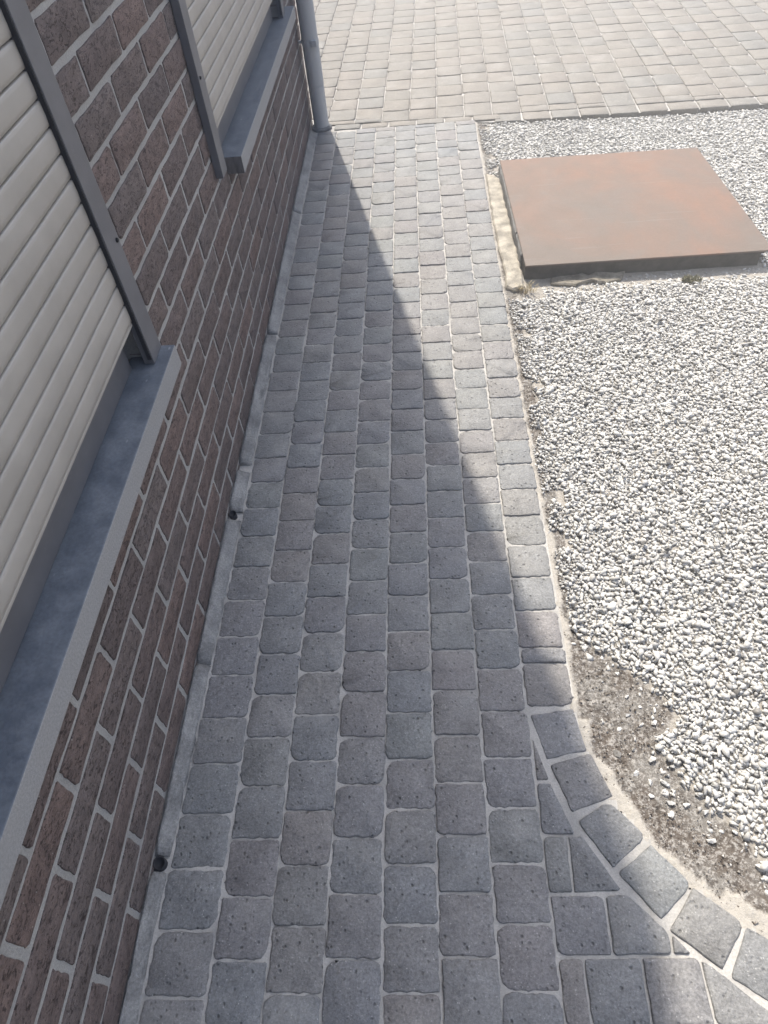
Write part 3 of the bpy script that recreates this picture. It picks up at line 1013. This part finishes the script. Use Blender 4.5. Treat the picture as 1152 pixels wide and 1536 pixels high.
def lump(name, poly, z0, z1, mat, seed, jag=0.004, amp=0.003):
    pol = ccw(poly)
    r = random.Random(seed)
    n = len(pol); pts = []
    for i in range(n):
        a = Vector(pol[i]); b = Vector(pol[(i + 1) % n]); k = max(1, int((b - a).length / 0.03))
        for j in range(k):
            p = a + (b - a) * (j / k)
            pts.append(p + Vector((r.uniform(-jag, jag), r.uniform(-jag, jag))))
    n = len(pts); cx = sum(p.x for p in pts) / n; cy = sum(p.y for p in pts) / n
    bm = bmesh.new(); rings = []
    for ins, z in ((0, z0), (0.001, z1 - 0.006), (0.006, z1)):
        ring = []
        for p in pts:
            d = Vector((p.x - cx, p.y - cy)); kx = 1 - ins / max(0.02, abs(d.x)) if abs(d.x) > 0.02 else 1
            ky = 1 - ins / max(0.02, abs(d.y)) if abs(d.y) > 0.02 else 1
            ring.append(bm.verts.new((cx + d.x * kx, cy + d.y * ky, z + (r.uniform(-amp, amp) if z == z1 else 0))))
        rings.append(ring)
    for A, B in zip(rings[:-1], rings[1:]):
        for k in range(n): bm.faces.new((A[k], A[(k + 1) % n], B[(k + 1) % n], B[k]))
    bm.faces.new(rings[-1])
    bmesh.ops.triangulate(bm, faces=[f for f in bm.faces if len(f.verts) > 4])
    me = bpy.data.meshes.new(name); bm.normal_update(); bm.to_mesh(me); bm.free(); me.materials.append(mat)
    me.polygons.foreach_set('use_smooth', [True] * len(me.polygons)); me.set_sharp_from_angle(angle=math.radians(28))
    o = link(name, me, pit); o.location = -PO
    return o


# edge stones carrying the plate: left side in three lengths, then front, right and back
for i, (a, b) in enumerate(((2.362, 2.528), (2.534, 2.745), (2.751, 3.16))):
    dx = lambda y: 0.927 - 0.013 * (y - 2.262) / 0.92
    lump('edge_stone', [(dx(a) - 0.006, a), (dx(a) + 0.08, a), (dx(b) + 0.08, b), (dx(b) - 0.006, b)], -0.06, PLZ - t_ - 0.0006, M_cement, 60 + i, 0.0018, 0.0006)
lump('edge_stone', [(0.925, 2.275), (1.80, 2.279), (1.80, 2.356), (0.925, 2.356)], -0.06, PLZ - t_ - 0.0006, M_shade_conc, 70, 0.002, 0.0006)  # shade below the plate is painted in by the darker concrete
lump('edge_stone', [(1.725, 2.366), (1.815, 2.366), (1.785, 3.15), (1.705, 3.15)], -0.06, PLZ - t_ - 0.0006, M_shade_conc, 71, 0.002, 0.0006)
lump('edge_stone', [(1.012, 3.08), (1.70, 3.07), (1.70, 3.155), (1.012, 3.17)], -0.06, PLZ - t_ - 0.0006, M_shade_conc, 72, 0.002, 0.0006)
# the pale ledge and rough spill of concrete in front
lump('concrete_ledge', [(0.850, 2.205), (0.872, 2.180), (0.917, 2.195), (0.9205, 2.30), (0.914, 2.75), (0.907, 3.10), (0.882, 3.140), (0.848, 3.16), (0.8455, 2.95), (0.8455, 2.70), (0.846, 2.46), (0.852, 2.40), (0.856, 2.33), (0.853, 2.26)], -0.05, 0.005, M_conc, 80, 0.0032, 0.0008)
lump('concrete_spill', [(1.02, 2.222), (1.10, 2.208), (1.20, 2.212), (1.29, 2.222), (1.30, 2.27), (1.02, 2.27)], -0.05, -0.003, M_dirty2, 81, 0.012, 0.004)


# ------------------------------------------------------------------ gravel
def pebble_variants(n):
    out = []
    for s in range(n):
        r = random.Random(900 + s)
        bm = bmesh.new()
        for i in range(r.choice((9, 10, 11, 12))):
            z = r.uniform(-1, 1); a = r.uniform(0, 2 * math.pi); q = math.sqrt(1 - z * z)
            bm.verts.new((q * math.cos(a) * r.uniform(0.85, 1.1), q * math.sin(a) * r.uniform(0.85, 1.1), z * r.uniform(0.85, 1.1)))
        res = bmesh.ops.convex_hull(bm, input=bm.verts[:])
        bmesh.ops.delete(bm, geom=[v for v in bm.verts if not v.link_faces], context='VERTS')
        bmesh.ops.triangulate(bm, faces=bm.faces[:])
        bm.normal_update()
        bm.verts.index_update()
        out.append((np.array([v.co[:] for v in bm.verts]), np.array([[v.index for v in f.verts] for f in bm.faces])))
        bm.free()
    return out


PEB = pebble_variants(18)


def rot_mats(tx, ty, tz):
    cx, sx, cy, sy, cz, sz = np.cos(tx), np.sin(tx), np.cos(ty), np.sin(ty), np.cos(tz), np.sin(tz)
    o = np.ones_like(cx); z = np.zeros_like(cx)
    def m(*r): return np.stack([np.stack(q, -1) for q in r], -2)
    RX = m((o, z, z), (z, cx, -sx), (z, sx, cx)); RY = m((cy, z, sy), (z, o, z), (-sy, z, cy)); RZ = m((cz, -sz, z), (sz, cz, z), (z, z, o))
    return RZ @ RY @ RX


def gravel():
    layers = []
    for (cell, zoff, p, big) in ((0.0086, 0.003, 1.0, 0.88), (0.0104, 0.0078, 0.95, 0.96), (0.026, 0.0115, 0.7, 1.05)):
        xs = np.arange(0.84, 2.9, cell); ys = np.arange(-0.25, 3.80, cell)
        X, Y = np.meshgrid(xs, ys)
        X = (X + nrng.uniform(-0.5, 0.5, X.shape) * cell).ravel(); Y = (Y + nrng.uniform(-0.5, 0.5, Y.shape) * cell).ravel()
        # kept to what lies in and a little beside the view
        k = X < 1.45 + 0.42 * np.clip(Y, 0, 9)
        k &= inside(X, Y, GRAV_POLY)
        k &= nrng.random(X.shape) < p
        d = np.minimum(dist_line(X, Y, EDGE), 9)
        dg = dist_line(X, Y, GRAVEL_EDGE)
        # ragged border against the sand and the soil
        fr = 0.012 + 0.04 * (fnoise(X, Y, 10, 44, 3) - 0.32)
        k &= (d > fr * 0.75 + 0.004)
        k &= ~((Y < 0.75) & (nrng.random(X.shape) > np.clip((dg - 0.002) / 0.035, 0.12, 1)))
        # bare, sandier places close to the path
        k &= ~((d < 0.075) & (fnoise(X, Y, 14, 77, 3) > 0.56))
        # nothing inside the chamber, the ledge, the concrete spill or the street kerb
        k &= ~((X > 0.905) & (X < 1.82) & (Y > 2.262) & (Y < 3.165))
        k &= ~inside(X, Y, [(0.85, 2.17), (0.93, 2.17), (0.93, 3.10), (0.83, 3.16)])
        k &= ~((X < 0.99) & (Y > 2.13) & (Y < 2.27))
        k &= ~((X > 1.01) & (X < 1.30) & (Y > 2.218) & (Y < 2.28) & (nrng.random(X.shape) < 0.9))
        k &= Y < 3.885 - 0.026 * (X - 0.195) - 0.108
        X = X[k]; Y = Y[k]
        layers.append((X, Y, zoff, big))
    # stones thinning out over the bare soil beside the bed
    X = nrng.uniform(0.85, 1.5, 9000); Y = nrng.uniform(-0.1, 0.72, 9000)
    dg = dist_line(X, Y, GRAVEL_EDGE)
    k = inside(X, Y, SOIL_POLY) & ~inside(X, Y, GRAV_POLY) & (dist_line(X, Y, EDGE) > 0.02)
    k &= nrng.random(9000) < 0.34 * np.exp(-dg / 0.016) + 0.006
    layers.append((X[k], Y[k], 0.0005, 0.85))
    Vs = []; Fs = []; Ts = []; off = 0
    for (X, Y, zoff, big) in layers:
        n = len(X)
        sz = big * np.clip(nrng.lognormal(np.log(0.0067), 0.33, n), 0.0042, 0.0125)
        near_edge = np.clip(1 - dist_line(X, Y, EDGE) / 0.09, 0, 1) * (Y > 0.75)
        sz = sz * (1 - 0.35 * near_edge)
        ax = sz * nrng.uniform(0.92, 1.3, n); ay = sz * nrng.uniform(0.8, 1.05, n); az = sz * nrng.uniform(0.45, 0.7, n)
        R = rot_mats(nrng.normal(0, 0.22, n), nrng.normal(0, 0.22, n), nrng.uniform(0, 6.283, n))
        Z = soil_height(X, Y) + zoff + 0.005 * (fnoise(X, Y, 6, 55, 3) - 0.44) + nrng.normal(0, 0.0015, n)
        Z = Z - 0.013 * np.clip(1 - np.abs(Y - 2.235) / 0.10, 0, 1) * ((X > 0.9) & (X < 1.95))
        tone = np.clip(nrng.normal(0.74, 0.17, n), 0.25, 1.0)
        tone = np.where(nrng.random(n) < 0.006, nrng.uniform(0.0, 0.12, n), tone)
        tone = tone - 0.28 * near_edge * nrng.random(n)
        var = nrng.integers(0, len(PEB), n)
        for s, (pv, pf) in enumerate(PEB):
            i = np.nonzero(var == s)[0]
            if not len(i): continue
            A = np.stack([ax[i], ay[i], az[i]], -1)
            v = pv[None] * A[:, None, :]
            v = np.einsum('nij,nkj->nki', R[i], v) + np.stack([X[i], Y[i], Z[i]], -1)[:, None, :]
            Vs.append(v.reshape(-1, 3))
            f = pf[None] + (off + np.arange(len(i)) * len(pv))[:, None, None]
            Fs.append(f.reshape(-1, 3)); Ts.append(np.repeat(tone[i], len(pv)))
            off += len(i) * len(pv)
    V = np.concatenate(Vs).astype(np.float32); F = np.concatenate(Fs).astype(np.int32); T = np.concatenate(Ts).astype(np.float32)
    me = bpy.data.meshes.new('gravel')
    me.vertices.add(len(V)); me.vertices.foreach_set('co', V.ravel())
    me.loops.add(F.size); me.loops.foreach_set('vertex_index', F.ravel())
    me.polygons.add(len(F)); me.polygons.foreach_set('loop_start', np.arange(0, F.size, 3, dtype=np.int32))
    me.update(calc_edges=True)
    at = me.attributes.new('tone', 'FLOAT', 'POINT'); at.data.foreach_set('value', T)
    me.materials.append(M_gravel)
    tag(link('gravel', me), 'bed of white crushed stone gravel around the rusty plate', 'gravel', kind='stuff')
    print('gravel tris', len(F))


gravel()


# stones that lie apart from the gravel bed
def stone(x, y, size, tone, seed, label, group, flat=0.62):
    r = random.Random(seed)
    pv, pf = PEB[seed % len(PEB)]
    A = np.array([size * r.uniform(1.0, 1.35), size * r.uniform(0.75, 1.0), size * flat])
    v = pv * A
    a = r.uniform(0, 6.28)
    v = np.stack([v[:, 0] * math.cos(a) - v[:, 1] * math.sin(a), v[:, 0] * math.sin(a) + v[:, 1] * math.cos(a), v[:, 2]], 1)
    me = mesh_from('stone', v.tolist(), pf.tolist(), (M_gravel,))
    at = me.attributes.new('tone', 'FLOAT', 'POINT'); at.data.foreach_set('value', [tone] * len(v))
    z = float(soil_height(np.array([x]), np.array([y]))[0])
    o = link('stone', me, None, (x, y, z + size * flat * 0.75))
    tag(o, label, 'stone', group)
    return o


STRAY = [(0.924,0.648),(0.95,0.608),(0.961,0.553),(0.986,0.529),(0.954,0.510),(0.979,0.488),(1.008,0.490),(1.014,0.519),(0.985,0.409),(0.944,0.379),(0.970,0.362),(0.998,0.364),(0.965,0.334),(1.0,0.322),(1.03,0.318),(0.995,0.301),(1.065,0.305),(1.061,0.251),(0.994,0.345),(1.137,0.201),(1.007,0.456),(1.000,0.437),(1.013,0.441)]
SZ = [.005,.005,.006,.005,.008,.006,.009,.006,.010,.008,.008,.008,.007,.008,.008,.009,.009,.010,.006,.010,.008,.007,.007]
for i, (x, y) in enumerate(STRAY):
    stone(x, y, SZ[i] * 0.92, 0.72 + 0.2 * rng.random(), 31 + i * 3, 'small white stone lying loose on the bare soil by the curved paving', 'white stones scattered on the bare soil')
for i, (x, y, s) in enumerate(((1.14,0.946,.011),(1.22,1.261,.011),(1.119,2.09,.014),(1.357,1.941,.013),(1.365,1.396,.010),(1.411,1.197,.011),(1.087,0.97,.009),(1.269,0.93,.011))):
    o = stone(x, y, s, 0.03, 7 + i * 5, 'dark grey stone lying among the white gravel', 'dark stones among the white gravel', 0.6)
    o.location.z += 0.0165
o = stone(0.912, 0.423, 0.011, 0.05, 4, 'dark flat pebble on the soil at the curved row of pavers', None, 0.4)


# ------------------------------------------------------------------ moss and dry grass by the plate
def tuft(name, x, y, n, rad, hgt, mat, label, seed):
    r = random.Random(seed)
    V = []; F = []
    z0 = float(soil_height(np.array([x]), np.array([y]))[0]) + 0.004
    for i in range(n):
        a = r.uniform(0, 6.283); q = rad * math.sqrt(r.random())
        bx, by = x + q * math.cos(a) * 1.5, y + q * math.sin(a)
        d = r.uniform(0, 6.283); h = hgt * r.uniform(0.5, 1.1); ln = h * r.uniform(0.3, 1.2); w = 0.0009 + 0.0012 * r.random()
        dx, dy = math.cos(d), math.sin(d)
        k = len(V)
        V += [(bx - dy * w, by + dx * w, z0), (bx + dy * w, by - dx * w, z0), (bx + dx * ln * .5 + dy * w * .8, by + dy * ln * .5 - dx * w * .8, z0 + h * .75), (bx + dx * ln * .5 - dy * w * .8, by + dy * ln * .5 + dx * w * .8, z0 + h * .75), (bx + dx * ln, by + dy * ln, z0 + h)]
        F += [(k, k + 1, k + 2, k + 3), (k + 3, k + 2, k + 4)]
    me = mesh_from(name, V, F, (mat,))
    tag(link(name, me), label, 'weeds', kind='stuff')


tuft('moss_tuft', 1.535, 2.195, 260, 0.024, 0.013, M_moss, 'small green moss tuft in the gravel before the rusty plate', 1)
tuft('dry_grass', 0.925, 2.185, 60, 0.022, 0.035, M_straw, 'dry grass wisps at the corner of the pale concrete ledge', 2)


# ------------------------------------------------------------------ crumbs of earth and grit on the bare soil and sand
def crumbs():
    n = 30000
    X = nrng.uniform(0.835, 1.35, n); Y = nrng.uniform(-0.15, 2.15, n)
    d = dist_line(X, Y, EDGE)
    patch = inside(X, Y, SOIL_POLY) & ~inside(X, Y, GRAV_POLY)
    k = inside(X, Y, SOIL_POLY) & (d > 0.004) & ((patch & (fnoise(X, Y, 25, 91, 3) > 0.36)) | ((d < 0.05) & (nrng.random(n) < 0.5)))
    X = X[k]; Y = Y[k]; n = len(X)
    sz = np.clip(nrng.lognormal(np.log(0.0013), 0.45, n), 0.0006, 0.0040)
    Z = soil_height(X, Y) + 0.002 + sz * 0.3
    R = rot_mats(nrng.normal(0, 1, n), nrng.normal(0, 1, n), nrng.uniform(0, 6.28, n))
    pv, pf = PEB[3]
    v = pv[None] * (sz[:, None] * nrng.uniform(0.6, 1.2, (n, 3)))[:, None, :]
    v = np.einsum('nij,nkj->nki', R, v) + np.stack([X, Y, Z], -1)[:, None, :]
    f = (pf[None] + (np.arange(n) * len(pv))[:, None, None]).reshape(-1, 3)
    me = bpy.data.meshes.new('soil_crumbs')
    me.from_pydata(v.reshape(-1, 3).tolist(), [], f.tolist())
    tone = np.where(nrng.random(n) < 0.62, nrng.uniform(0.02, 0.12, n), nrng.uniform(0.2, 0.7, n))
    at = me.attributes.new('tone', 'FLOAT', 'POINT'); at.data.foreach_set('value', np.repeat(tone, len(pv)).astype(np.float32))
    me.materials.append(M_crumb)
    tag(link('soil_crumbs', me), 'loose crumbs of earth and grit on the bare soil', 'soil', kind='stuff')


M = Mat('earth_crumb', 0.95, 0.1)
at = M.n('ShaderNodeAttribute', attribute_name='tone')
M.color(M.ramp(at.outputs['Fac'], [(0.0, (0.07, 0.055, 0.045)), (0.12, (0.16, 0.135, 0.11)), (0.7, (0.42, 0.40, 0.37))])); M_crumb = M.m
crumbs()


# ------------------------------------------------------------------ added volume of air that imitates lens glare
def lens_veil():
    bm = box(-125, 125, -125, 125, -1.1, 9.0)
    o = bm_obj('lens_veil', bm, None)
    m = bpy.data.materials.new('lens_veil_air'); m.use_nodes = True
    t = m.node_tree; t.nodes.clear()
    out = t.nodes.new('ShaderNodeOutputMaterial'); v = t.nodes.new('ShaderNodeVolumePrincipled')
    v.inputs['Color'].default_value = (0.95, 0.95, 0.95, 1)
    v.inputs['Density'].default_value = VEIL
    v.inputs['Anisotropy'].default_value = 0.35
    t.links.new(v.outputs[0], out.inputs['Volume'])
    o.data.materials.append(m)
    tag(o, 'added air volume imitating the veil of lens glare', kind='stuff')


VEIL = 0.075
lens_veil()
